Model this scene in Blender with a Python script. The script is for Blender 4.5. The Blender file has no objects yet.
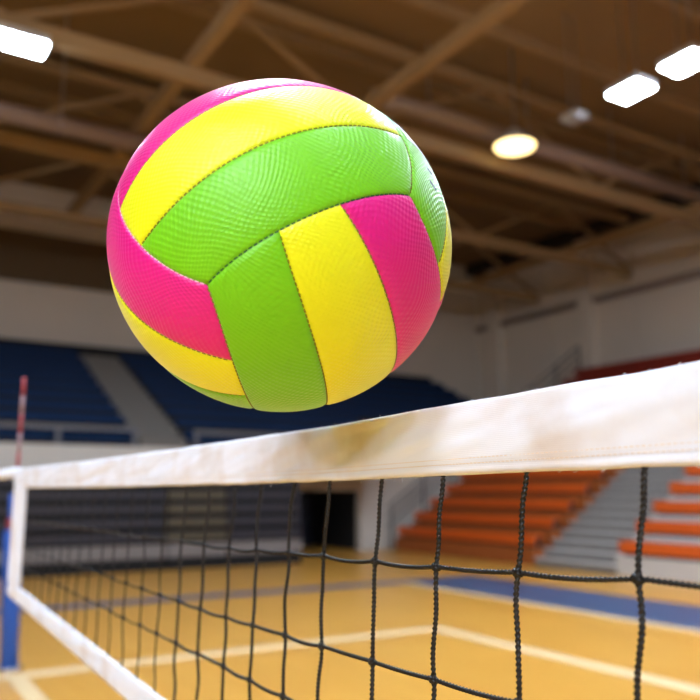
import bpy, math, random
from mathutils import Vector, Matrix, noise
R_ = math.radians
random.seed(7)
scene = bpy.context.scene
COL = scene.collection
CZ = 2.3                                   # camera height above the court

# ------------------------------------------------------------------ camera
cam_d = bpy.data.cameras.new('camera')
cam = bpy.data.objects.new('camera', cam_d)
COL.objects.link(cam)
cam.location = (0, 0, CZ)
cam.rotation_euler = (R_(100.0), 0, R_(-31.8))
cam_d.sensor_width = 36.0
cam_d.lens = 36.0 * 794.0 / 700.0
cam_d.clip_start = 0.02
cam_d.clip_end = 200
cam_d.dof.use_dof = True
cam_d.dof.focus_distance = 0.49
cam_d.dof.aperture_fstop = 6.5
scene.camera = cam

# ------------------------------------------------------------------ world, exposure
w = bpy.data.worlds.new('world')
scene.world = w
w.use_nodes = True
w.node_tree.nodes['Background'].inputs[0].default_value = (0.9, 0.85, 0.8, 1)
w.node_tree.nodes['Background'].inputs[1].default_value = 0.05
vs = scene.view_settings
vs.view_transform = 'Standard'
vs.look = 'None'
vs.exposure = 0.12
vs.gamma = 1.0
vs.use_curve_mapping = False
LAMP = 95.0                                # strength of the ceiling lamp diffusers


# ------------------------------------------------------------------ helpers
def srgb(r, g, b):
    f = lambda c: (c / 255) / 12.92 if c / 255 <= .04045 else ((c / 255 + .055) / 1.055) ** 2.4
    return (f(r), f(g), f(b), 1)


def mat(name, col, rough=.6, metal=0.0, var=0.0, scale=5.0, bump=0.0, bscale=60.0, spec=.5):
    m = bpy.data.materials.new(name)
    m.use_nodes = True
    nt = m.node_tree
    b = nt.nodes['Principled BSDF']
    b.inputs['Base Color'].default_value = col
    b.inputs['Roughness'].default_value = rough
    b.inputs['Metallic'].default_value = metal
    b.inputs['Specular IOR Level'].default_value = spec
    tc = nt.nodes.new('ShaderNodeTexCoord')
    if var > 0:
        n = nt.nodes.new('ShaderNodeTexNoise')
        n.inputs['Scale'].default_value = scale
        n.inputs['Detail'].default_value = 4
        nt.links.new(tc.outputs['Object'], n.inputs['Vector'])
        mx = nt.nodes.new('ShaderNodeMix')
        mx.data_type = 'RGBA'
        mx.inputs['A'].default_value = tuple(c * (1 - var) for c in col[:3]) + (1,)
        mx.inputs['B'].default_value = tuple(min(1, c * (1 + var)) for c in col[:3]) + (1,)
        nt.links.new(n.outputs['Fac'], mx.inputs['Factor'])
        nt.links.new(mx.outputs['Result'], b.inputs['Base Color'])
    if bump > 0:
        n2 = nt.nodes.new('ShaderNodeTexNoise')
        n2.inputs['Scale'].default_value = bscale
        nt.links.new(tc.outputs['Object'], n2.inputs['Vector'])
        bp = nt.nodes.new('ShaderNodeBump')
        bp.inputs['Strength'].default_value = bump
        bp.inputs['Distance'].default_value = .002
        nt.links.new(n2.outputs['Fac'], bp.inputs['Height'])
        nt.links.new(bp.outputs['Normal'], b.inputs['Normal'])
    return m


def emat(name, col, strength):
    m = bpy.data.materials.new(name)
    m.use_nodes = True
    b = m.node_tree.nodes['Principled BSDF']
    b.inputs['Base Color'].default_value = (.8, .8, .8, 1)
    b.inputs['Emission Color'].default_value = col
    b.inputs['Emission Strength'].default_value = strength
    return m


class MB:
    def __init__(s):
        s.v = []; s.f = []; s.mi = []

    def box(s, x0, x1, y0, y1, z0, z1, mi=0):
        n = len(s.v)
        s.v += [(x0, y0, z0), (x1, y0, z0), (x1, y1, z0), (x0, y1, z0), (x0, y0, z1), (x1, y0, z1), (x1, y1, z1), (x0, y1, z1)]
        for q in ((0, 3, 2, 1), (4, 5, 6, 7), (0, 1, 5, 4), (1, 2, 6, 5), (2, 3, 7, 6), (3, 0, 4, 7)):
            s.f.append(tuple(n + i for i in q)); s.mi.append(mi)
        return s

    def bar(s, a, b, wd, ht, mi=0):
        """rectangular bar from a to b"""
        a, b = Vector(a), Vector(b)
        d = (b - a).normalized()
        ref = Vector((0, 0, 1)) if abs(d.z) < .95 else Vector((1, 0, 0))
        sx = d.cross(ref).normalized() * wd / 2
        sz = sx.cross(d).normalized() * ht / 2
        n = len(s.v)
        for p in (a, b):
            s.v += [tuple(p - sx - sz), tuple(p + sx - sz), tuple(p + sx + sz), tuple(p - sx + sz)]
        for q in ((0, 1, 2, 3), (7, 6, 5, 4), (0, 4, 5, 1), (1, 5, 6, 2), (2, 6, 7, 3), (3, 7, 4, 0)):
            s.f.append(tuple(n + i for i in q)); s.mi.append(mi)
        return s

    def tube(s, pts, r, seg=10, twist=0.0, lobe=0.0, cap=True, mi=0):
        pts = [Vector(p) for p in pts]
        n0 = len(s.v)
        L = 0.0
        up = Vector((1, 0, 0))
        for i, p in enumerate(pts):
            t = (pts[min(i + 1, len(pts) - 1)] - pts[max(i - 1, 0)]).normalized()
            if i: L += (p - pts[i - 1]).length
            a = (up - t * up.dot(t))
            if a.length < 1e-4: a = Vector((0, 1, 0)) - t * t.y
            a.normalize()
            b = t.cross(a)
            rr = r[i] if isinstance(r, (list, tuple)) else r
            ph = 2 * math.pi * L / twist if twist else 0
            for k in range(seg):
                th = 2 * math.pi * k / seg
                q = rr * (1 + lobe * math.cos(2 * (th - ph)))
                s.v.append(tuple(p + a * math.cos(th) * q + b * math.sin(th) * q))
        for i in range(len(pts) - 1):
            for k in range(seg):
                k2 = (k + 1) % seg
                s.f.append((n0 + i * seg + k, n0 + i * seg + k2, n0 + (i + 1) * seg + k2, n0 + (i + 1) * seg + k)); s.mi.append(mi)
        if cap:
            s.f.append(tuple(n0 + k for k in reversed(range(seg)))); s.mi.append(mi)
            s.f.append(tuple(n0 + (len(pts) - 1) * seg + k for k in range(seg))); s.mi.append(mi)
        return s

    def mesh(s, name, mats, smooth=False):
        me = bpy.data.meshes.new(name)
        me.from_pydata(s.v, [], s.f)
        for m in (mats if isinstance(mats, (list, tuple)) else [mats]):
            me.materials.append(m)
        if any(s.mi): me.polygons.foreach_set('material_index', s.mi)
        if smooth: me.polygons.foreach_set('use_smooth', [True] * len(me.polygons))
        me.update()
        return me

    def build(s, name, mats, parent=None, smooth=False, loc=None, bevel=0.0):
        return link(name, s.mesh(name, mats, smooth), parent, loc, bevel)


def link(name, me, parent=None, loc=None, bevel=0.0):
    o = bpy.data.objects.new(name, me)
    COL.objects.link(o)
    if parent: o.parent = parent
    if loc: o.location = loc
    if bevel:
        b = o.modifiers.new('bevel', 'BEVEL'); b.width = bevel; b.segments = 2
    return o


def thing(name, loc, label, cat, group=None):
    o = bpy.data.objects.new(name, None)
    COL.objects.link(o)
    o.location = loc
    o.empty_display_size = .1
    return tag(o, label, cat, group)


def tag(o, label, cat, group=None):
    o['label'] = label; o['category'] = cat
    if group: o['group'] = group
    return o


def struct(o, label=None):
    o['kind'] = 'structure'
    if label: o['label'] = label
    return o


def interp(tab, x):
    if x <= tab[0][0]: return tab[0][1]
    for (a, va), (b, vb) in zip(tab, tab[1:]):
        if x <= b:
            t = (x - a) / (b - a)
            return va + (vb - va) * t
    return tab[-1][1]


# ------------------------------------------------------------------ materials
def wood_floor():
    m = bpy.data.materials.new('maple_floor')
    m.use_nodes = True
    nt = m.node_tree
    b = nt.nodes['Principled BSDF']
    tc = nt.nodes.new('ShaderNodeTexCoord')
    mp = nt.nodes.new('ShaderNodeMapping')
    mp.inputs['Rotation'].default_value = (0, 0, R_(90))
    nt.links.new(tc.outputs['Object'], mp.inputs['Vector'])
    br = nt.nodes.new('ShaderNodeTexBrick')
    br.inputs['Color1'].default_value = srgb(213, 153, 62)
    br.inputs['Color2'].default_value = srgb(221, 165, 74)
    br.inputs['Mortar'].default_value = srgb(188, 130, 56)
    br.inputs['Scale'].default_value = 1.0
    br.inputs['Mortar Size'].default_value = .002
    br.inputs['Brick Width'].default_value = 1.6
    br.inputs['Row Height'].default_value = .06
    nt.links.new(mp.outputs['Vector'], br.inputs['Vector'])
    n = nt.nodes.new('ShaderNodeTexNoise')
    n.inputs['Scale'].default_value = .6
    nt.links.new(tc.outputs['Object'], n.inputs['Vector'])
    mx = nt.nodes.new('ShaderNodeMix'); mx.data_type = 'RGBA'; mx.blend_type = 'MULTIPLY'
    cr = nt.nodes.new('ShaderNodeValToRGB')
    cr.color_ramp.elements[0].color = (.88, .86, .82, 1)
    cr.color_ramp.elements[1].color = (1, 1, 1, 1)
    nt.links.new(n.outputs['Fac'], cr.inputs['Fac'])
    mx.inputs['Factor'].default_value = 1
    nt.links.new(br.outputs['Color'], mx.inputs['A'])
    nt.links.new(cr.outputs['Color'], mx.inputs['B'])
    nt.links.new(mx.outputs['Result'], b.inputs['Base Color'])
    b.inputs['Roughness'].default_value = .3
    b.inputs['Specular IOR Level'].default_value = .45
    return m


M = dict(
    floor=wood_floor(),
    line=mat('cream_line_paint', srgb(226, 196, 148), .45, var=.05),
    blue=mat('blue_court_paint', srgb(64, 82, 114), .45, var=.06, scale=1.5),
    wall=mat('beige_wall_paint', srgb(212, 200, 186), .85, var=.05, scale=.4, bump=.1),
    wallg=mat('pale_grey_concrete', srgb(190, 182, 172), .85, var=.07, scale=1.2, bump=.15, bscale=20),
    dark=mat('dark_void_paint', srgb(48, 40, 34), .9, var=.1),
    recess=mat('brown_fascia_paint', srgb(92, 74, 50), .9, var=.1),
    roof=mat('brown_roof_deck', srgb(136, 110, 74), .85, var=.16, scale=.35),
    truss=mat('tan_steel_paint', srgb(156, 129, 92), .6, var=.06, scale=1.0),
    pipe=mat('grey_mauve_duct', srgb(150, 132, 124), .5, var=.05),
    lampbody=mat('lamp_housing', srgb(200, 200, 200), .4, .3),
    lampcool=emat('lamp_diffuser_cool', (.80, .96, 1.16, 1), LAMP),
    lampwarm=emat('lamp_diffuser_warm', (1, .74, .30, 1), 4.0),
    flood=emat('floodlight_diffuser', (.84, .97, 1.12, 1), LAMP * .55),
    mastfill=emat('added_fill_diffuser', (.84, .97, 1.12, 1), LAMP * 1.25),
    lampoff=mat('lamp_diffuser_unlit', srgb(170, 178, 190), .3),
    orange=mat('orange_bench_plastic', srgb(206, 88, 22), .5, var=.08, scale=2),
    red=mat('shaded_orange_bench_plastic', srgb(132, 36, 18), .5, var=.08, scale=2),  # bench orange darkened to red, upper-row shade put into the colour
    riser=mat('brown_riser_board', srgb(150, 78, 26), .7, var=.1, scale=2),
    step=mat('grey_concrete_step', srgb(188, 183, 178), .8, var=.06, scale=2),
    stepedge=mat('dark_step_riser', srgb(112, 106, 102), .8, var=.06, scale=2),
    rail=mat('grey_rail_steel', srgb(92, 92, 98), .5, .2),
    railb=mat('charcoal_rail_steel', srgb(58, 56, 58), .5, .4),
    navy=mat('navy_seat_plastic', srgb(12, 42, 80), .8, spec=.2, var=.15, scale=1.5),
    conc=mat('stand_concrete', srgb(104, 98, 92), .85, var=.06),
    tier=mat('dark_tier_paint', srgb(18, 18, 22), .9),
    slab=mat('slate_board', srgb(43, 41, 50), .6, var=.12, scale=1.5),
    beige=mat('olive_beige_board', srgb(78, 69, 52), .6, var=.1, scale=1.5),
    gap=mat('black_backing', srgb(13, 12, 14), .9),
    strip=mat('pale_grey_strip', srgb(116, 109, 106), .7, var=.06),
    postblue=mat('blue_post_padding', srgb(26, 84, 178), .5, var=.06, scale=3, bump=.2, bscale=80),
    steel=mat('galvanised_steel', srgb(160, 162, 165), .35, .8),
    door=mat('navy_door_paint', srgb(40, 46, 70), .5),
)

# ------------------------------------------------------------------ floor, lines
XL, XR, YF, YB, HR = -26.0, 31.0, -30.0, 35.5, 15.5
fl = struct(MB().box(XL, XR, YF, YB, -.2, 0).build('floor', M['floor']), 'honey coloured varnished wooden court floor')


def paint(name, x0, x1, y0, y1, m, z=.003):
    return MB().box(x0, x1, y0, y1, .0005, z).build(name, m, fl)


paint('painted_border', 12.2, 14.7, -20, 17.4, M['blue'], .003)
paint('painted_border', -16, 12.1, 16.7, 17.4, M['blue'], .003)
paint('painted_line', 11.95, 12.2, -20, 16.7, M['line'], .004)
paint('painted_line', 8.45, 8.78, -12, 11.3, M['line'], .004)
paint('painted_line', -8.5, 8.45, 10.98, 11.3, M['line'], .004)
paint('painted_line', 1.86, 2.08, 5.0, 10.98, M['line'], .0045)

# ------------------------------------------------------------------ walls, roof
wr = struct(MB().box(XR, XR + .3, YF, YB + .3, 0, HR).build('wall_right', M['wall']), 'tall beige panelled wall behind the orange bleachers')
wb = struct(MB().box(XL, XR, YB, YB + .3, 0, HR).build('wall_back', M['wall']), 'beige wall behind the blue seats')
struct(MB().box(XL - .3, XL, YF, YB + .3, 0, HR).build('wall_left', M['wall']))
struct(MB().box(XL, XR, YF - .3, YF, 0, HR).build('wall_front', M['wall']))
# wall panels on the right wall: separate slabs, with recessed joints
for j, (z0, z1) in enumerate(((6.0, 9.0), (9.06, 11.55), (11.6, 14.6))):
    for i in range(5):
        y0 = 8.0 + i * 5.4
        MB().box(XR - .08, XR + .02, y0 + .04, y0 + 5.36, z0 + CZ * 0 + .03, z1 - .03).build('wall_panel', M['wall'], wr)
# dark conduits along right wall
MB().tube([(XR - .25, 2, 9.35 + CZ), (XR - .25, YB - .2, 9.35 + CZ)], .17, 10).build('conduit', M['pipe'], wr, True)
MB().box(XR - 1.0, XR - .1, 2, YB - .2, 12.55 + CZ, 13.15 + CZ).build('eaves_beam', M['dark'], wr)
for y in (26.9, 15.5, 33.6):
    MB().box(XR - .55, XR + .02, y - .42, y + .42, 0, HR).build('pilaster', M['wall'], wr, bevel=.03)
# dark upper band and beam on the back wall
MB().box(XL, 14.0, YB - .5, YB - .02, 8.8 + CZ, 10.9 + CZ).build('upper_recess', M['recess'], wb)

cl = struct(MB().box(XL, XR, YF, YB, HR, HR + .3).build('ceiling', M['roof']), 'brown roof deck carried by tan steel trusses')
ZT = 10.0 + CZ


def truss_y(y, x0, x1, label, z=ZT):
    t = thing('roof_truss', ((x0 + x1) / 2, y, z), label, 'truss', 'roof trusses')
    cx = (x0 + x1) / 2
    MB().box(x0 - cx, x1 - cx, -.14, .14, -.2, .2).build('bottom_chord', M['truss'], t)
    MB().box(x0 - cx, x1 - cx, -.12, .12, 2.4, 2.7).build('top_chord', M['truss'], t)
    n = int((x1 - x0) / 9.0)
    dx = (x1 - x0) / n
    diag = MB().bar((0, 0, .15), (dx / 2, 0, 2.45), .14, .14).mesh('web_member', M['truss'])
    diag2 = MB().bar((dx / 2, 0, 2.45), (dx, 0, .15), .14, .14).mesh('web_member', M['truss'])
    for i in range(n):
        link('web_member', diag, t, (x0 - cx + i * dx, 0, 0))
        link('web_member', diag2, t, (x0 - cx + i * dx, 0, 0))
    return t


for y, lab in ((5.0, 'tan steel truss over the near side of the court'), (8.2, 'tan steel truss over the middle of the court'),
               (17.4, 'tan steel truss with one long white lamp hung beside it'), (23.6, 'tan steel truss close behind the pale grey air duct'),
               (29.6, 'tan steel truss closest to the beige back wall')):
    truss_y(y, XL, XR - 1.0, lab)
for x in (-8.5, -3.6, 6.2, 11.1, 26.0):
    o = MB().box(-.15, .15, -26, YB - 4.75, -.17, .17).build('roof_beam', M['truss'], None, loc=(x, 0, ZT + .37))
    tag(o, 'long tan beam laid across the roof trusses', 'beam', 'roof beams')
for y in (12.0, 15.6, 19.1, 22.6, 26.6):
    o = MB().box(XL, XR - .3, -.1, .1, -.16, .16).build('roof_purlin', M['truss'], None, loc=(0, y, HR - .16))
    tag(o, 'slim tan purlin fixed against the brown roof deck', 'purlin', 'roof purlins')
# pale ducts
for (x0, x1, y, z) in ((XL, 9.0, 21.6, ZT - .1), (11.5, XR - 1.2, 17.35, ZT + .95)):
    t = thing('air_duct', ((x0 + x1) / 2, y, z), 'pale grey air duct hung along the back of the hall' if y > 20 else 'mauve grey air duct running under the roof behind the warm round lamp', 'duct')
    h = (x1 - x0) / 2
    MB().tube([(-h, 0, 0), (h, 0, 0)], .26, 16).build('duct_tube', M['pipe'], t, True)
    for i in range(int(2 * h / 4)):
        MB().tube([(-h + 2 + i * 4 - .05, 0, 0), (-h + 2 + i * 4 + .05, 0, 0)], .29, 16).build('duct_collar', M['pipe'], t, True)
        MB().bar((-h + 2 + i * 4, 0, .25), (-h + 2 + i * 4, 0, HR - z), .04, .04).build('hanger', M['steel'], t)


# ------------------------------------------------------------------ lamps
def box_lamp(x, y, z, along, label, lit=True, sx=1.15, sy=.62, group=None):
    top = HR - z if z >= ZT - .3 else .25
    t = thing('ceiling_lamp', (x, y, z), label, 'lamp', group)
    a, b = (sx / 2, sy / 2) if along == 'x' else (sy / 2, sx / 2)
    MB().box(-a - .04, a + .04, -b - .04, b + .04, .03, .2).build('housing', M['lampbody'], t)
    MB().box(-a, a, -b, b, -.02, .03).build('diffuser', M['lampcool'] if lit else M['lampoff'], t, bevel=.012)
    for q in (-a * .8, a * .8):
        MB().bar((q, 0, .2), (q, 0, top), .03, .03).build('hanger', M['steel'], t)
    return t


box_lamp(2.02, 17.27, ZT - .45, 'x', 'bright white lamp beside the long tan truss over the blue seats', sx=1.5, sy=.62)
box_lamp(16.0, 12.2, ZT, 'y', 'bright white lamp next to the small unlit lamp', sx=.9, sy=.7)
box_lamp(16.0, 10.62, ZT, 'y', 'bright white lamp at the far end of the row from the warm round lamp', sx=.9, sy=.7)
box_lamp(16.0, 14.1, ZT, 'y', 'small unlit grey lamp between white and warm lamps', lit=False, sx=.5, sy=.4)
# warm round high bay
t = thing('round_lamp', (15.85, 16.27, ZT), 'round warm yellow high bay lamp under the roof', 'lamp')
MB().tube([(0, 0, .06), (0, 0, .2), (0, 0, .42), (0, 0, .6)], [.62, .52, .3, .14], 24).build('reflector', M['lampbody'], t, True)
MB().tube([(0, 0, -.06), (0, 0, 0), (0, 0, .06)], [.42, .56, .6], 24).build('diffuser', M['lampwarm'], t, True)
MB().bar((0, 0, .6), (0, 0, HR - ZT), .04, .04).build('hanger', M['steel'], t)
# the same lamps go on over the rest of the hall
LROW = 'white lamp among the rows and added fill lamps over the near half of the court'
for x in (-18.0, -8.5, 2.4, 16.0):
    for y in (-20.0, -12.0, -4.0, 4.0):
        box_lamp(x, y, ZT, 'y', LROW, group='lamps over the near half of the court')
for x in (2.4, 9.0, 16.0):  # extra large lamps added above the view to brighten the court floor
    box_lamp(x, 7.6 if x < 12 else 6.4, ZT, 'y', LROW, sx=2.2, sy=1.2, group='lamps over the near half of the court')
for x in (3.0, 9.5):  # two more lamps added out of view for floor brightness
    box_lamp(x, 1.0, ZT, 'y', LROW, sx=1.2, sy=.62, group='lamps over the near half of the court')
t = box_lamp(-8.0, -4.4, ZT - .25, 'y', 'large square floodlight hung beside the court', sx=3.0, sy=3.0)
[c for c in t.children if c.name.startswith('diffuser')][0].data.materials[0] = M['flood']


# fill lights on masts, added out of view to brighten ball and net band
for x, y, lab in ((-15.5, -17.0, 'added white fill light on a tall mast behind the net'), (-20.0, -9.0, 'added white fill light on a tall mast beside the court')):
    z = 9.2
    t = thing('fill_light_mast', (x, y, 0), lab, 'fill light')
    a = math.atan2(y, x) + math.pi
    t.rotation_euler = (0, 0, a)
    MB().tube([(0, 0, 0), (0, 0, z)], .11, 14).build('mast', M['steel'], t, True)
    MB().tube([(0, 0, 0), (0, 0, .05)], .4, 20).build('base_plate', M['steel'], t, True)
    hd = MB().box(-.12, .1, -1.3, 1.3, -.7, .7).build('housing', M['lampbody'], t, loc=(.25, 0, z))
    hd.rotation_euler = (0, R_(16), 0)
    MB().box(.1, .14, -1.22, 1.22, -.62, .62).build('diffuser', M['mastfill'], hd)


# ------------------------------------------------------------------ orange bleachers (right)
NR, RISE, RUN, BX = 14, .53, .78, 18.0
SECL = ('orange bench section with shade painted on its upper rows, between grey steps and guard rail', 'orange bench section on the open side of the grey steps')
for si, (y0, y1) in enumerate(((18.3, 25.7), (2.0, 15.2))):
    cy = (y0 + y1) / 2
    t = thing('bleacher_section', (BX, cy, 0), SECL[si], 'bleacher')
    h = (y1 - y0) / 2
    ris = MB().box(0, RUN + .3, -h, h, .02, RISE - .0).mesh('riser', M['step'] if si else M['riser'])
    bo = MB().box(-.05, .36, -h + .05, h - .05, .0, .07).box(-.05, .0, -h + .05, h - .05, -.24, .0).mesh('bench_board', M['orange'])
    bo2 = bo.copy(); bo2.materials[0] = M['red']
    sup = MB().box(.08, .22, -h + .1, h - .1, -.33, .0).mesh('bench_support', M['railb'])
    for k in range(NR):
        link('riser', ris, t, (k * RUN, 0, k * RISE - .001 * (k > 0)))
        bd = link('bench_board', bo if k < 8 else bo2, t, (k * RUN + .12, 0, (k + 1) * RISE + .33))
        link('bench_support', sup, bd)
# grey aisle steps
t = thing('aisle_stairs', (BX, 16.75, 0), 'pale grey stairs climbing between two orange bench sections', 'stairs')
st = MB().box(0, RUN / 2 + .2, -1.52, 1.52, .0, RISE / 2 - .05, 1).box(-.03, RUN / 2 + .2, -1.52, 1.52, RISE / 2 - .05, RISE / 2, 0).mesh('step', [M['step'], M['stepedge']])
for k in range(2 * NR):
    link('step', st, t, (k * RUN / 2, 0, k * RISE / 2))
# guard rail along the end of the bleacher
t = thing('guard_rail', (BX, 25.95, 0), 'grey guard rail climbing the end of the orange benches', 'railing')
for hh in (.55, .95, 1.3):
    MB().tube([(-.2, 0, hh + .35), (NR * RUN, 0, NR * RISE + hh + .35)], .035, 8).build('rail', M['rail'], t, True)
for k in range(0, NR + 1, 2):
    MB().tube([(k * RUN, 0, k * RISE if k else 0), (k * RUN, 0, k * RISE + 1.66)], .04, 8).build('post', M['railb'], t, True)
MB().box(0, .001 + NR * RUN, -.03, .03, 0, .02).build('foot_plate', M['rail'], t)

# ------------------------------------------------------------------ lower back wall, passage, slab
wl = struct(MB().box(XL, 13.5, 26.5, 26.8, 0, 2.7).box(16.9, XR - .6, 26.5, 26.8, 0, 2.7).box(13.5, 16.9, 26.5, 26.8, 2.28, 2.7)
            .build('wall_lower', M['wallg']), 'pale grey wall beside the dark passage')
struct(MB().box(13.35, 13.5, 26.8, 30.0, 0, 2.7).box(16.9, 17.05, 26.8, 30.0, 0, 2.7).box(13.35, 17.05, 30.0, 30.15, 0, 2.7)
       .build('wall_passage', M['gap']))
d = MB().box(-.45, .45, -.03, .03, 0, 2.05).build('door_1', M['door'], loc=(16.15, 29.93, 0))
struct(d, 'navy door at the end of the dark passage')
MB().tube([(.34, -.03, 1.0), (.34, -.09, 1.0), (.22, -.09, 1.0)], .015, 8).build('door_handle', M['steel'], d, True)
sl = struct(MB().box(XL, 17.0, 24.0, 26.8, .45 + CZ, 1.3 + CZ).box(17.0, XR - .6, 26.5, 26.8, .4 + CZ, 1.3 + CZ).build('balcony_front', M['wallg']),
            'pale concrete balcony front below the blue seats')

# retracted bleachers below the balcony
units = [(-5.4, 1.3, 0), (1.3, 8.0, 0), (8.0, 9.9, 1), (9.9, 12.5, 0)]
for x0, x1, kind in units:
    if kind: lab = 'narrow olive beige folded bleacher between slate grey ones'
    elif x0 > 9: lab = 'short slate grey folded bleacher next to the dark passage'
    elif x0 > 0: lab = 'long slate grey folded bleacher next to the olive beige one'
    else: lab = 'long slate grey folded bleacher reaching toward the left wall'
    cx = (x0 + x1) / 2; h = (x1 - x0) / 2 - .03
    t = thing('folded_bleacher', (cx, 23.1, 0), lab, 'bleacher', 'folded bleachers')
    MB().box(-h, h, .12, 3.3, 0, 2.72).build('body', M['gap'], t)
    bd = MB().box(-h, h, -.02, .12, 0, .22).mesh('board', M['beige' if kind else 'slab'])
    for k in range(5):
        link('board', bd, t, (0, .03 * k, (.84 + k * .4)))
    MB().box(-h, h, -.06, .12, .36, .74).build('base_strip', M['strip'], t)
    MB().box(-h, h, -.04, .12, .0, .34).build('kick_plate', M['gap'], t)

# ------------------------------------------------------------------ blue stand
SR, SRUN, SZ = .455, 1.0, 1.3 + CZ
NS = 9
secs = [(-22.0, 7.4, 'blue seat rows from the stairs to the left wall'), (8.95, 26.0, 'blue seat rows between the stairs and the orange bleachers')]
secs[0] = (-22.0, 7.4, 'long block of navy blue seat rows above the folded bleachers')
secs[1] = (8.95, 26.0, 'navy blue seat rows on the passage side of the balcony stairs')
for x0, x1, lab in secs:
    t = thing('seating_block', ((x0 + (x1 if x0 < 0 else 17.0)) / 2, 24.0, SZ), lab, 'seats')
    ox = t.location.x
    for k in range(NS):
        xa, xb = x0, x1
        if x1 > 20 and k < 3: xb = 17.0
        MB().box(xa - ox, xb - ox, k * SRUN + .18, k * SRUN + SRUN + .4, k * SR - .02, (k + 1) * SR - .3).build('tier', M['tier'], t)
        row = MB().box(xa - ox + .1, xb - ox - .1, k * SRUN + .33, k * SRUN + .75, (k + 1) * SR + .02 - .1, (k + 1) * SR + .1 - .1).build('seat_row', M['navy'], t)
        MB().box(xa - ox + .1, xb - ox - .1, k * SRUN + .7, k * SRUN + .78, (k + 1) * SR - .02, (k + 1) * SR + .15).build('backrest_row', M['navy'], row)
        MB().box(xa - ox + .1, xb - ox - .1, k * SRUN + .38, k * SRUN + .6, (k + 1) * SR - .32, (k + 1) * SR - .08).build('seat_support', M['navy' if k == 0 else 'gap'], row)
t = thing('balcony_stairs', (8.175, 24.0, SZ), 'grey concrete stairs climbing between navy blue seat rows', 'stairs')
st = MB().box(-.76, .76, 0, SRUN / 2 + .2, -.02, SR / 2).mesh('step', M['conc'])
for k in range(2 * NS):
    link('step', st, t, (0, .1 + k * SRUN / 2, k * SR / 2))
# balcony rail
for (x0, x1, lab) in ((-22.0, 7.3, 'pale grey balcony rail in front of the long blue seat block'), (9.1, 17.0, 'pale grey balcony rail between the stairs and the orange bleachers')):
    t = thing('balcony_rail', ((x0 + x1) / 2, 24.06, SZ), lab, 'railing')
    h = (x1 - x0) / 2
    MB().box(-h, h, -.03, .03, .44, .58).build('rail', M['rail'], t)
    n = int(2 * h / 2.1)
    pm = MB().box(-.07, .07, -.03, .03, 0, .45).mesh('post', M['rail'])
    for i in range(n + 1):
        link('post', pm, t, (-h + .08 + i * (2 * h - .16) / n, 0, 0))
# dark back panel behind the top row
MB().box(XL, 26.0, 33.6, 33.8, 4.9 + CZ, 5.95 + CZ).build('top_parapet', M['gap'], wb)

# ------------------------------------------------------------------ blue padded post
t = thing('padded_post', (1.97, 11.6, 0), 'blue padded post standing on the white court line', 'post')
t.rotation_euler = (0, R_(-2.5), 0)
MB().tube([(0, 0, .02), (0, 0, .03), (0, 0, 1.75), (0, 0, 1.78)], [.1, .115, .115, .1], 20).build('padding', M['postblue'], t, True)
MB().tube([(0, 0, 1.7), (0, 0, 2.25)], .05, 16).build('pole', M['postblue'], t, True)
MB().tube([(0, 0, 1.79), (0, 0, 1.93)], .075, 16).build('collar', mat('red_collar', srgb(150, 50, 60), .5), t, True)
MB().tube([(0, 0, 0), (0, 0, .03)], .17, 20).build('base_plate', M['steel'], t, True)

# ------------------------------------------------------------------ net
NX = .32
Y0, Y1 = -1.6, 1.83
TOP = [(-1.6, .060), (.217, .057), (.40, .0535), (.546, .050), (.9, .0475), (1.3, .046), (1.95, .047)]
BOT = [(-1.6, .013), (.217, .011), (.40, .009), (.546, .007), (.73, .0055), (1.24, .004), (1.95, .005)]
ROW1 = [(-1.6, -.035), (.254, -.041), (.339, -.0455), (.412, -.048), (.483, -.0495), (.616, -.052), (.75, -.056), (1.9, -.062)]
ROW2 = [(-1.6, -.10), (.254, -.112), (.418, -.117), (.488, -.118), (.75, -.121), (1.9, -.118)]
ROW3 = [(-1.6, -.165), (.42, -.170), (.743, -.166), (1.9, -.158)]
BTOP = [(-1.6, -.236), (.9, -.231), (1.0, -.228), (1.95, -.197)]
net = thing('volleyball_net', (NX, 1.2, CZ), 'black cord volleyball net hanging from a thick white canvas top band', 'net')
NO = Vector((0, 1.2, 0))


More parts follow.
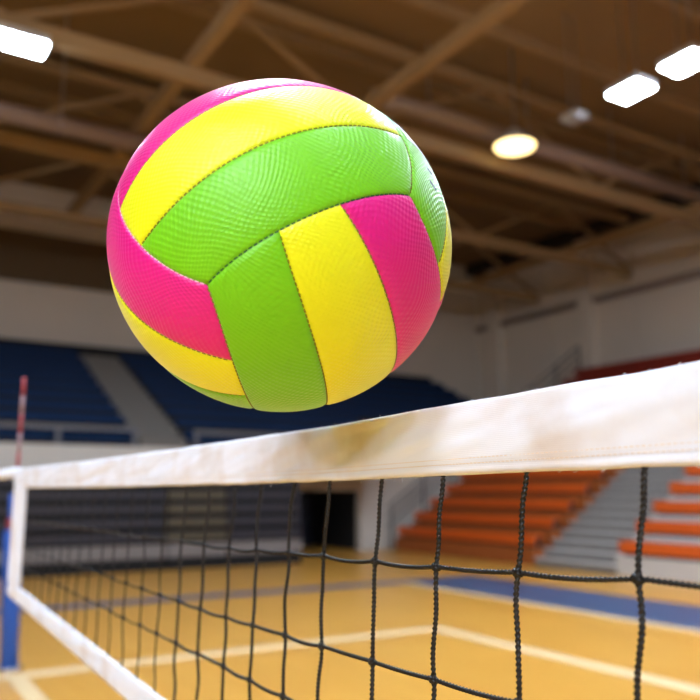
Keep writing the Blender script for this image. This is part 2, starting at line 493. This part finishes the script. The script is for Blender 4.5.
def canvas():
    m = bpy.data.materials.new('white_canvas')
    m.use_nodes = True
    nt = m.node_tree
    b = nt.nodes['Principled BSDF']
    b.inputs['Roughness'].default_value = .85
    b.inputs['Specular IOR Level'].default_value = .2
    tc = nt.nodes.new('ShaderNodeTexCoord')
    n = nt.nodes.new('ShaderNodeTexNoise'); n.inputs['Scale'].default_value = 14; n.inputs['Detail'].default_value = 5
    nt.links.new(tc.outputs['Object'], n.inputs['Vector'])
    cr = nt.nodes.new('ShaderNodeValToRGB')
    cr.color_ramp.elements[0].position = .3; cr.color_ramp.elements[0].color = srgb(208, 201, 198)
    cr.color_ramp.elements[1].position = .52; cr.color_ramp.elements[1].color = srgb(222, 226, 236)
    nt.links.new(n.outputs['Fac'], cr.inputs['Fac'])
    nt.links.new(cr.outputs['Color'], b.inputs['Base Color'])
    # weave
    sp = nt.nodes.new('ShaderNodeSeparateXYZ')
    nt.links.new(tc.outputs['Object'], sp.inputs[0])
    hs = []
    for ax in ('Y', 'Z'):
        mu = nt.nodes.new('ShaderNodeMath'); mu.operation = 'MULTIPLY'; mu.inputs[1].default_value = 2 * math.pi / .0011
        si = nt.nodes.new('ShaderNodeMath'); si.operation = 'SINE'
        nt.links.new(sp.outputs[ax], mu.inputs[0]); nt.links.new(mu.outputs[0], si.inputs[0])
        hs.append(si)
    ad = nt.nodes.new('ShaderNodeMath'); ad.operation = 'ADD'
    nt.links.new(hs[0].outputs[0], ad.inputs[0]); nt.links.new(hs[1].outputs[0], ad.inputs[1])
    bp = nt.nodes.new('ShaderNodeBump'); bp.inputs['Strength'].default_value = .15; bp.inputs['Distance'].default_value = .0003
    nt.links.new(ad.outputs[0], bp.inputs['Height'])
    nt.links.new(bp.outputs['Normal'], b.inputs['Normal'])
    return m


M['canvas'] = canvas()
M['cord'] = mat('black_net_cord', srgb(11, 9, 9), .45, var=.3, scale=400, spec=.4)
M['thread'] = mat('tan_thread', srgb(214, 196, 176), .8)


def wrinkle(y, f):
    """outward push of the canvas, f = 0 at the bottom edge, 1 at the fold"""
    q = 4 * f * (1 - f)
    a = noise.noise(Vector((y * 9 + f * 1.6, f * 1.4, 1.3))) * .0042
    b = noise.noise(Vector((y * 26 + f * 3.0, f * 3, 7.7))) * .0018
    c = noise.noise(Vector((y * 60, f * 7, 2.1))) * .0003
    return q * (a + b) + c + .0012 * q


def band(y0, y1, step, top, bot, thick, nprof):
    mb = MB()
    ys = []
    y = y0
    while y < y1 - 1e-6:
        ys.append(y); y += step * (1 if .1 < y < 1.0 else 2.5)
    ys.append(y1)
    prof = []
    for i in range(nprof + 1): prof.append((-1, i / nprof))
    for a in (150, 110, 70, 30): prof.append((math.cos(R_(a)), 1 + .0))
    for i in range(nprof, -1, -1): prof.append((1, i / nprof))
    n = len(prof)
    for y in ys:
        zt, zb = interp(top, y), interp(bot, y)
        zt += noise.noise(Vector((y * 22, 0, 4))) * .0006
        zb += noise.noise(Vector((y * 30, 0, 9))) * .0007
        for j, (sx, f) in enumerate(prof):
            hem = .0005 if f < .13 else (-.0005 if f < .17 else 0)
            if abs(sx) == 1:
                x = sx * (thick / 2 + hem + wrinkle(y + (3 if sx > 0 else 0), f))
                if f == 0: x = sx * thick * .35
                z = zb + (zt - thick * .4 - zb) * f
            else:
                x = sx * thick / 2; z = zt - thick * .4 + math.sqrt(1 - sx * sx) * thick * .4
            mb.v.append((x, y - NO.y, z))
    for i in range(len(ys) - 1):
        for j in range(n):
            k = (j + 1) % n
            mb.f.append((i * n + j, i * n + k, (i + 1) * n + k, (i + 1) * n + j)); mb.mi.append(0)
    mb.f.append(tuple(range(n))); mb.mi.append(0)
    mb.f.append(tuple((len(ys) - 1) * n + j for j in reversed(range(n)))); mb.mi.append(0)
    return mb


tb = band(Y0, 1.95, .004, TOP, BOT, .0075, 22).build('top_band', M['canvas'], net, True)
# hem stitches and loose threads along the band
hs = MB()
y = .12
while y < 1.0:
    for fz in (.145, .155 + .06):
        zt, zb = interp(TOP, y), interp(BOT, y)
        z = zb + (zt - zb) * fz
        x = -.0037 - wrinkle(y, fz)
        hs.bar((x, y - NO.y, z), (x, y + .0022 - NO.y, z), .0006, .00045)
    y += .0034
o = hs.build('hem_stitching', M['thread'], tb); o['kind'] = 'stuff'
th = MB()
for i in range(46):
    y = random.uniform(.2, .9)
    if i % 3: z = interp(TOP, y) - .001; dz = random.uniform(.0008, .0022)
    else: z = interp(BOT, y) + .0006; dz = -random.uniform(.001, .004)
    x = random.uniform(-.003, .002)
    dy = random.uniform(-.003, .003)
    th.tube([(x, y - NO.y, z), (x - .0004, y + dy * .5 - NO.y, z + dz * .8), (x - .001, y + dy - NO.y, z + dz)], .00014, 4)
o = th.build('loose_threads', M['canvas'], tb); o['kind'] = 'stuff'
bb = band(Y0, 1.95, .01, BTOP, [(a, b - .033) for a, b in BTOP], .005, 6).build('bottom_band', M['canvas'], net, True)
# side band at the far end
sb = MB().box(-.006, .006, 1.85 - NO.y, 1.95 - NO.y, -.2, .006).build('side_band', M['canvas'], net, bevel=.003)

tops = [.25, .329, .404, .473, .546, .605, .669, .73]
cols = list(tops)
y = .73
while y < 1.74:
    y += .066; cols.append(y)
y = .25
while y > -1.45:
    y -= .077; cols.insert(0, y)
knot_pos = []


def wob(y, z, k):
    near = max(0, 1 - abs(y - .4) * .6)
    return (noise.noise(Vector((y * 40, z * 28, k))) * .0022, noise.noise(Vector((y * 40, z * 24, k + 5))) * .0042 * (.4 + .6 * near))


def cordy(y0, z):
    d = max(0, interp(BOT, y0) - z)
    lean = interp([(0, 0), (.055, .0085), (.125, .014), (.18, .017), (.26, .019)], d)
    return y0 + lean


for y0 in cols:
    fine = .12 < y0 < .9
    zt, zb = interp(BOT, y0) + .004, interp(BTOP, y0) - .003
    st = .00042 if fine else .008
    n = int((zt - zb) / st)
    pts = []
    for i in range(n + 1):
        z = zt - (zt - zb) * i / n
        dx, dy = wob(y0, z, 1.0)
        ends = min(1, (zt - z) / .02, (z - zb) / .02)
        pts.append((dx * ends, cordy(y0, z) + dy * ends - NO.y, z))
    MB().tube(pts, .00142 if fine else .00105, 10 if fine else 6, .0062, .25 if fine else 0).build('vertical_cord', M['cord'], net, True)
    for tab in (ROW1, ROW2, ROW3):
        z = interp(tab, y0)
        dx, dy = wob(y0, z, 1.0)
        knot_pos.append((dx, cordy(y0, z) + dy - NO.y, z))
for ri, tab in enumerate((ROW1, ROW2, ROW3)):
    ks = knot_pos[ri::3]
    pts = []
    for a, b in zip(ks, ks[1:]):
        fine = .1 < a[1] + NO.y < 1.0
        n = max(6, int(abs(b[1] - a[1]) / (.00042 if fine else .004)))
        sag = .0011 + random.uniform(-.0008, .0012)
        for i in range(n):
            t_ = i / n
            pts.append((a[0] + (b[0] - a[0]) * t_, a[1] + (b[1] - a[1]) * t_, a[2] + (b[2] - a[2]) * t_ - 4 * sag * t_ * (1 - t_)))
    pts.append(ks[-1])
    pts.append((0, 1.83 - NO.y, interp(tab, 1.83)))
    MB().tube(pts, [(.00132 if q[1] + NO.y < .9 else .0010) for q in pts], 10, .0062, .25).build('horizontal_cord', M['cord'], net, True)
# knots: a small turned wrap round the crossing
kn = MB()
hp = []
for i in range(49):
    a = i / 48 * 2 * math.pi
    hp.append((math.sin(a) * .0016, math.sin(2 * a) * .0015, math.cos(a) * .0019))
kn.tube(hp, .0013, 7, cap=False)
hp = []
for i in range(33):
    a = i / 32 * 2 * math.pi
    hp.append((math.cos(a) * .0017, math.sin(a) * .0022, math.sin(a) * .0012))
kn.tube(hp, .0012, 7, cap=False)
kme = kn.mesh('knot', M['cord'], True)
for p in knot_pos:
    link('knot', kme, net, p)
# top cable running on to the post
MB().tube([(0, Y0 - .55 - NO.y, .055), (0, Y0 - NO.y, .053)], .003, 8).build('top_cable', M['steel'], net, True)
MB().tube([(0, 1.94 - NO.y, .04), (0, 2.735 - NO.y, .036)], .012, 10).build('end_strap', M['canvas'], net, True)

# antenna
t = thing('net_antenna', (NX + .016, 2.05, CZ - .0), 'thin red and white striped antenna upright at the net end', 'antenna')
red = mat('antenna_red', srgb(150, 52, 58), .5); wht = mat('antenna_white', srgb(150, 120, 126), .5)
for i in range(6):
    z0 = .27 - (i + 1) * .045
    MB().tube([(0, 0, z0), (0, 0, z0 + .045)], .0042, 10).build('stripe', red if i % 2 == 0 else wht, t, True)
# net posts outside the picture carry the cable
for y, lab in ((2.78, 'grey steel net post past the antenna'), (-2.2, 'grey steel net post at the other net end')):
    t = thing('net_post', (NX, y, 0), lab, 'post')
    MB().tube([(0, 0, .02), (0, 0, 2.42)], .04, 16).build('pole', M['steel'], t, True)
    MB().tube([(0, 0, 0), (0, 0, .03)], .16, 20).build('base_plate', M['steel'], t, True)
    MB().tube([(0, 0, 2.42), (0, 0, 2.45)], .045, 16).build('cap', M['railb'], t, True)


# ------------------------------------------------------------------ ball
def ball_mat(name, col):
    m = bpy.data.materials.new(name)
    m.use_nodes = True
    nt = m.node_tree
    b = nt.nodes['Principled BSDF']
    b.inputs['Base Color'].default_value = col
    b.inputs['Roughness'].default_value = .38
    b.inputs['Specular IOR Level'].default_value = .45
    b.inputs['Sheen Weight'].default_value = .22
    b.inputs['Sheen Roughness'].default_value = .35
    uv = nt.nodes.new('ShaderNodeUVMap'); uv.uv_map = 'UVMap'
    n = nt.nodes.new('ShaderNodeTexNoise'); n.inputs['Scale'].default_value = 28; n.inputs['Detail'].default_value = 0
    nt.links.new(uv.outputs[0], n.inputs['Vector'])
    sc = nt.nodes.new('ShaderNodeVectorMath'); sc.operation = 'SCALE'; sc.inputs['Scale'].default_value = .014
    nt.links.new(n.outputs['Color'], sc.inputs[0])
    ad = nt.nodes.new('ShaderNodeVectorMath'); ad.operation = 'ADD'
    nt.links.new(uv.outputs[0], ad.inputs[0]); nt.links.new(sc.outputs[0], ad.inputs[1])
    sp = nt.nodes.new('ShaderNodeSeparateXYZ'); nt.links.new(ad.outputs[0], sp.inputs[0])
    P = .0029
    out = []
    for op in ('ADD', 'SUBTRACT'):
        a = nt.nodes.new('ShaderNodeMath'); a.operation = op
        nt.links.new(sp.outputs['X'], a.inputs[0]); nt.links.new(sp.outputs['Y'], a.inputs[1])
        k = nt.nodes.new('ShaderNodeMath'); k.operation = 'MULTIPLY'; k.inputs[1].default_value = 2 * math.pi / P * .7071
        s = nt.nodes.new('ShaderNodeMath'); s.operation = 'SINE'
        nt.links.new(a.outputs[0], k.inputs[0]); nt.links.new(k.outputs[0], s.inputs[0])
        out.append(s)
    mu = nt.nodes.new('ShaderNodeMath'); mu.operation = 'ADD'
    nt.links.new(out[0].outputs[0], mu.inputs[0]); nt.links.new(out[1].outputs[0], mu.inputs[1])
    bp = nt.nodes.new('ShaderNodeBump'); bp.inputs['Strength'].default_value = .45; bp.inputs['Distance'].default_value = .00016
    nt.links.new(mu.outputs[0], bp.inputs['Height'])
    nt.links.new(bp.outputs['Normal'], b.inputs['Normal'])
    return m


BY = ball_mat('yellow_ball_leather', srgb(230, 240, 16))
BG = ball_mat('green_ball_leather', srgb(114, 202, 10))
BP = ball_mat('pink_ball_leather', srgb(222, 14, 136))
BR = .11
AX = Matrix(((0.8129, -0.5567, 0.1712), (-0.348, -0.7, -0.6236), (0.467, 0.4473, -0.7628)))
CAMR = Vector((math.cos(R_(31.8)), -math.sin(R_(31.8)), 0))
DEL, BS, SB = .1992, .217, .07
ball = thing('volleyball', (.2307, .4581, CZ + .1579), 'pink, yellow and green panelled volleyball in mid-air above the net', 'ball')


def squash(p):
    p = Vector((p.x, p.y, p.z * .976))
    return p + CAMR * p.dot(CAMR) * .018


def facept(face, s, e):
    s = s + math.copysign(SB * (1 - e * e) * (abs(s) / BS if abs(s) < BS else (1 - abs(s)) / (1 - BS)), s)
    A = (1 - DEL * (1 - e * e)) + e * e * (1 / (1 - DEL * (1 - s * s)) - 1)
    x = s * A
    y = e * (1 + e * e * (1 / (1 - DEL * (1 - s * s)) - 1))
    # across axis, along axis, normal of each face in (r, t, f)
    ac, al, nm = face
    q = Vector((0, 0, 0))
    q += Vector(ac) * x + Vector(al) * y + Vector(nm)
    return (AX @ q).normalized()


FACES = [  # across, along, normal, strip colours for s = -1, 0, 1
    ((1, 0, 0), (0, 1, 0), (0, 0, 1), (BG, BY, BP)),
    ((0, 0, -1), (1, 0, 0), (0, 1, 0), (BG, BY, BP)),
    ((0, -1, 0), (0, 0, 1), (-1, 0, 0), (BP, BY, BG)),
    ((0, -1, 0), (0, 0, 1), (1, 0, 0), (BG, BY, BP)),
    ((1, 0, 0), (0, 1, 0), (0, 0, -1), (BY, BP, BG)),
    ((0, 0, -1), (1, 0, 0), (0, -1, 0), (BY, BG, BP)),
]
CN = {BG: 'green', BY: 'yellow', BP: 'pink'}
# sample lists that crowd toward the panel edges


def samples(n, m):
    a = [0, .008, .018, .032, .05, .075]
    mid = [.075 + (1 - .15) * i / n for i in range(1, n)]
    return a + mid + [1 - q for q in reversed(a)]


white_print = mat('white_print', srgb(235, 238, 235), .5)
black_print = mat('black_print', srgb(18, 26, 18), .5)
for fi, (ac, al, nm, cs) in enumerate(FACES):
    face = (ac, al, nm)
    for k, (s0, s1) in enumerate(((-1, -BS), (-BS, BS), (BS, 1))):
        us, vs_ = samples(14, 0), [q for q in samples(30, 0)]
        grid = [[facept(face, s0 + (s1 - s0) * u, -1 + 2 * v) for v in vs_] for u in us]
        nu, nv = len(us), len(vs_)
        # arc lengths
        mb = MB(); uvs = []
        mu_ = nu // 2
        wid = [sum((grid[i + 1][j] - grid[i][j]).length for i in range(nu - 1)) * BR for j in range(nv)]
        for i in range(nu):
            lu = 0
            leng = sum((grid[i][j + 1] - grid[i][j]).length for j in range(nv - 1)) * BR
            acc = 0
            for j in range(nv):
                if j: acc += (grid[i][j] - grid[i][j - 1]).length * BR
                du = min(us[i], 1 - us[i]) * wid[j]
                dv = min(acc, max(0, leng - acc))
                d = min(du, dv)
                dep = .0011 * math.exp(-(d / .0011) ** 1.2) + .0007 * math.exp(-d / .006)
                p = squash(grid[i][j] * (BR - dep + .0006))
                mb.v.append(tuple(p))
                uvs.append(((us[i] - .5) * wid[j], acc - leng / 2))
        for i in range(nu - 1):
            for j in range(nv - 1):
                q = (i * nv + j, (i + 1) * nv + j, (i + 1) * nv + j + 1, i * nv + j + 1)
                a, b, c = (Vector(mb.v[q[x]]) for x in (0, 1, 2))
                if (b - a).cross(c - a).dot(a) < 0: q = q[::-1]
                mb.f.append(q); mb.mi.append(0)
        me = mb.mesh('panel', cs[k], True)
        ul = me.uv_layers.new(name='UVMap')
        for lp in me.loops:
            ul.data[lp.index].uv = uvs[lp.vertex_index]
        o = link('panel', me, ball)
        o['label'] = CN[cs[k]] + ' stitched ball panel'

# stitches along the seams
ST = [MB(), MB(), MB()]


def stitch_line(fn, n_guess, which):
    pts = [fn(i / 120) for i in range(121)]
    L = [0]
    for a, b in zip(pts, pts[1:]): L.append(L[-1] + (b - a).length * BR)
    pos = .002
    j = 0
    while pos < L[-1] - .003:
        ends = []
        for q in (pos, pos + .0021):
            while L[j + 1] < q: j += 1
            t_ = (q - L[j]) / (L[j + 1] - L[j])
            ends.append(pts[j].lerp(pts[j + 1], t_).normalized())
        a, b = (squash(e * (BR - .00085)) for e in ends)
        ST[which].bar(a, b, .0007, .0007)
        pos += .0033
        j = max(0, j - 2)


for fi, (ac, al, nm, cs) in enumerate(FACES):
    face = (ac, al, nm)
    for s in (-BS, BS):
        stitch_line(lambda t_, s=s: facept(face, s, -1 + 2 * t_), 0, 2)
    for e in (-1, 1):
        kind = 1 if (fi == 1 and e == -1) else (0 if fi == 0 and e == 1 else 2)
        stitch_line(lambda t_, e=e: facept(face, -1 + 2 * t_, e), 0, kind)
o = ST[0].build('seam_stitching', mat('dark_green_thread', srgb(30, 92, 50), .6), ball); o['kind'] = 'stuff'
o = ST[2].build('seam_stitching', mat('olive_thread', srgb(128, 128, 26), .6), ball); o['kind'] = 'stuff'
o = ST[1].build('seam_stitching', mat('pale_pink_thread', srgb(246, 190, 214), .6), ball); o['kind'] = 'stuff'


# printed marks on the green panel of the right face
def decal(s0, s1, e0, e1, m, name, skew=0.0, parent=ball):
    mb = MB(); n1, n2 = 6, 10
    for i in range(n1 + 1):
        for j in range(n2 + 1):
            v = j / n2
            s = s0 + (s1 - s0) * i / n1 + skew * v
            p = facept(FACES[3][:3], s, e0 + (e1 - e0) * v)
            mb.v.append(tuple(squash(p * (BR + .00075))))
    for i in range(n1):
        for j in range(n2):
            q = (i * (n2 + 1) + j, (i + 1) * (n2 + 1) + j, (i + 1) * (n2 + 1) + j + 1, i * (n2 + 1) + j + 1)
            a, b, c = (Vector(mb.v[q[x]]) for x in (0, 1, 2))
            if (b - a).cross(c - a).dot(a) < 0: q = q[::-1]
            mb.f.append(q); mb.mi.append(0)
    return mb.build(name, m, parent, True)


decal(-.9, -.45, -.1, .22, white_print, 'printed_patch')
decal(-.66, -.55, .385, .415, black_print, 'printed_mark', .01)
decal(-.66, -.52, .52, .55, black_print, 'printed_mark', .01)
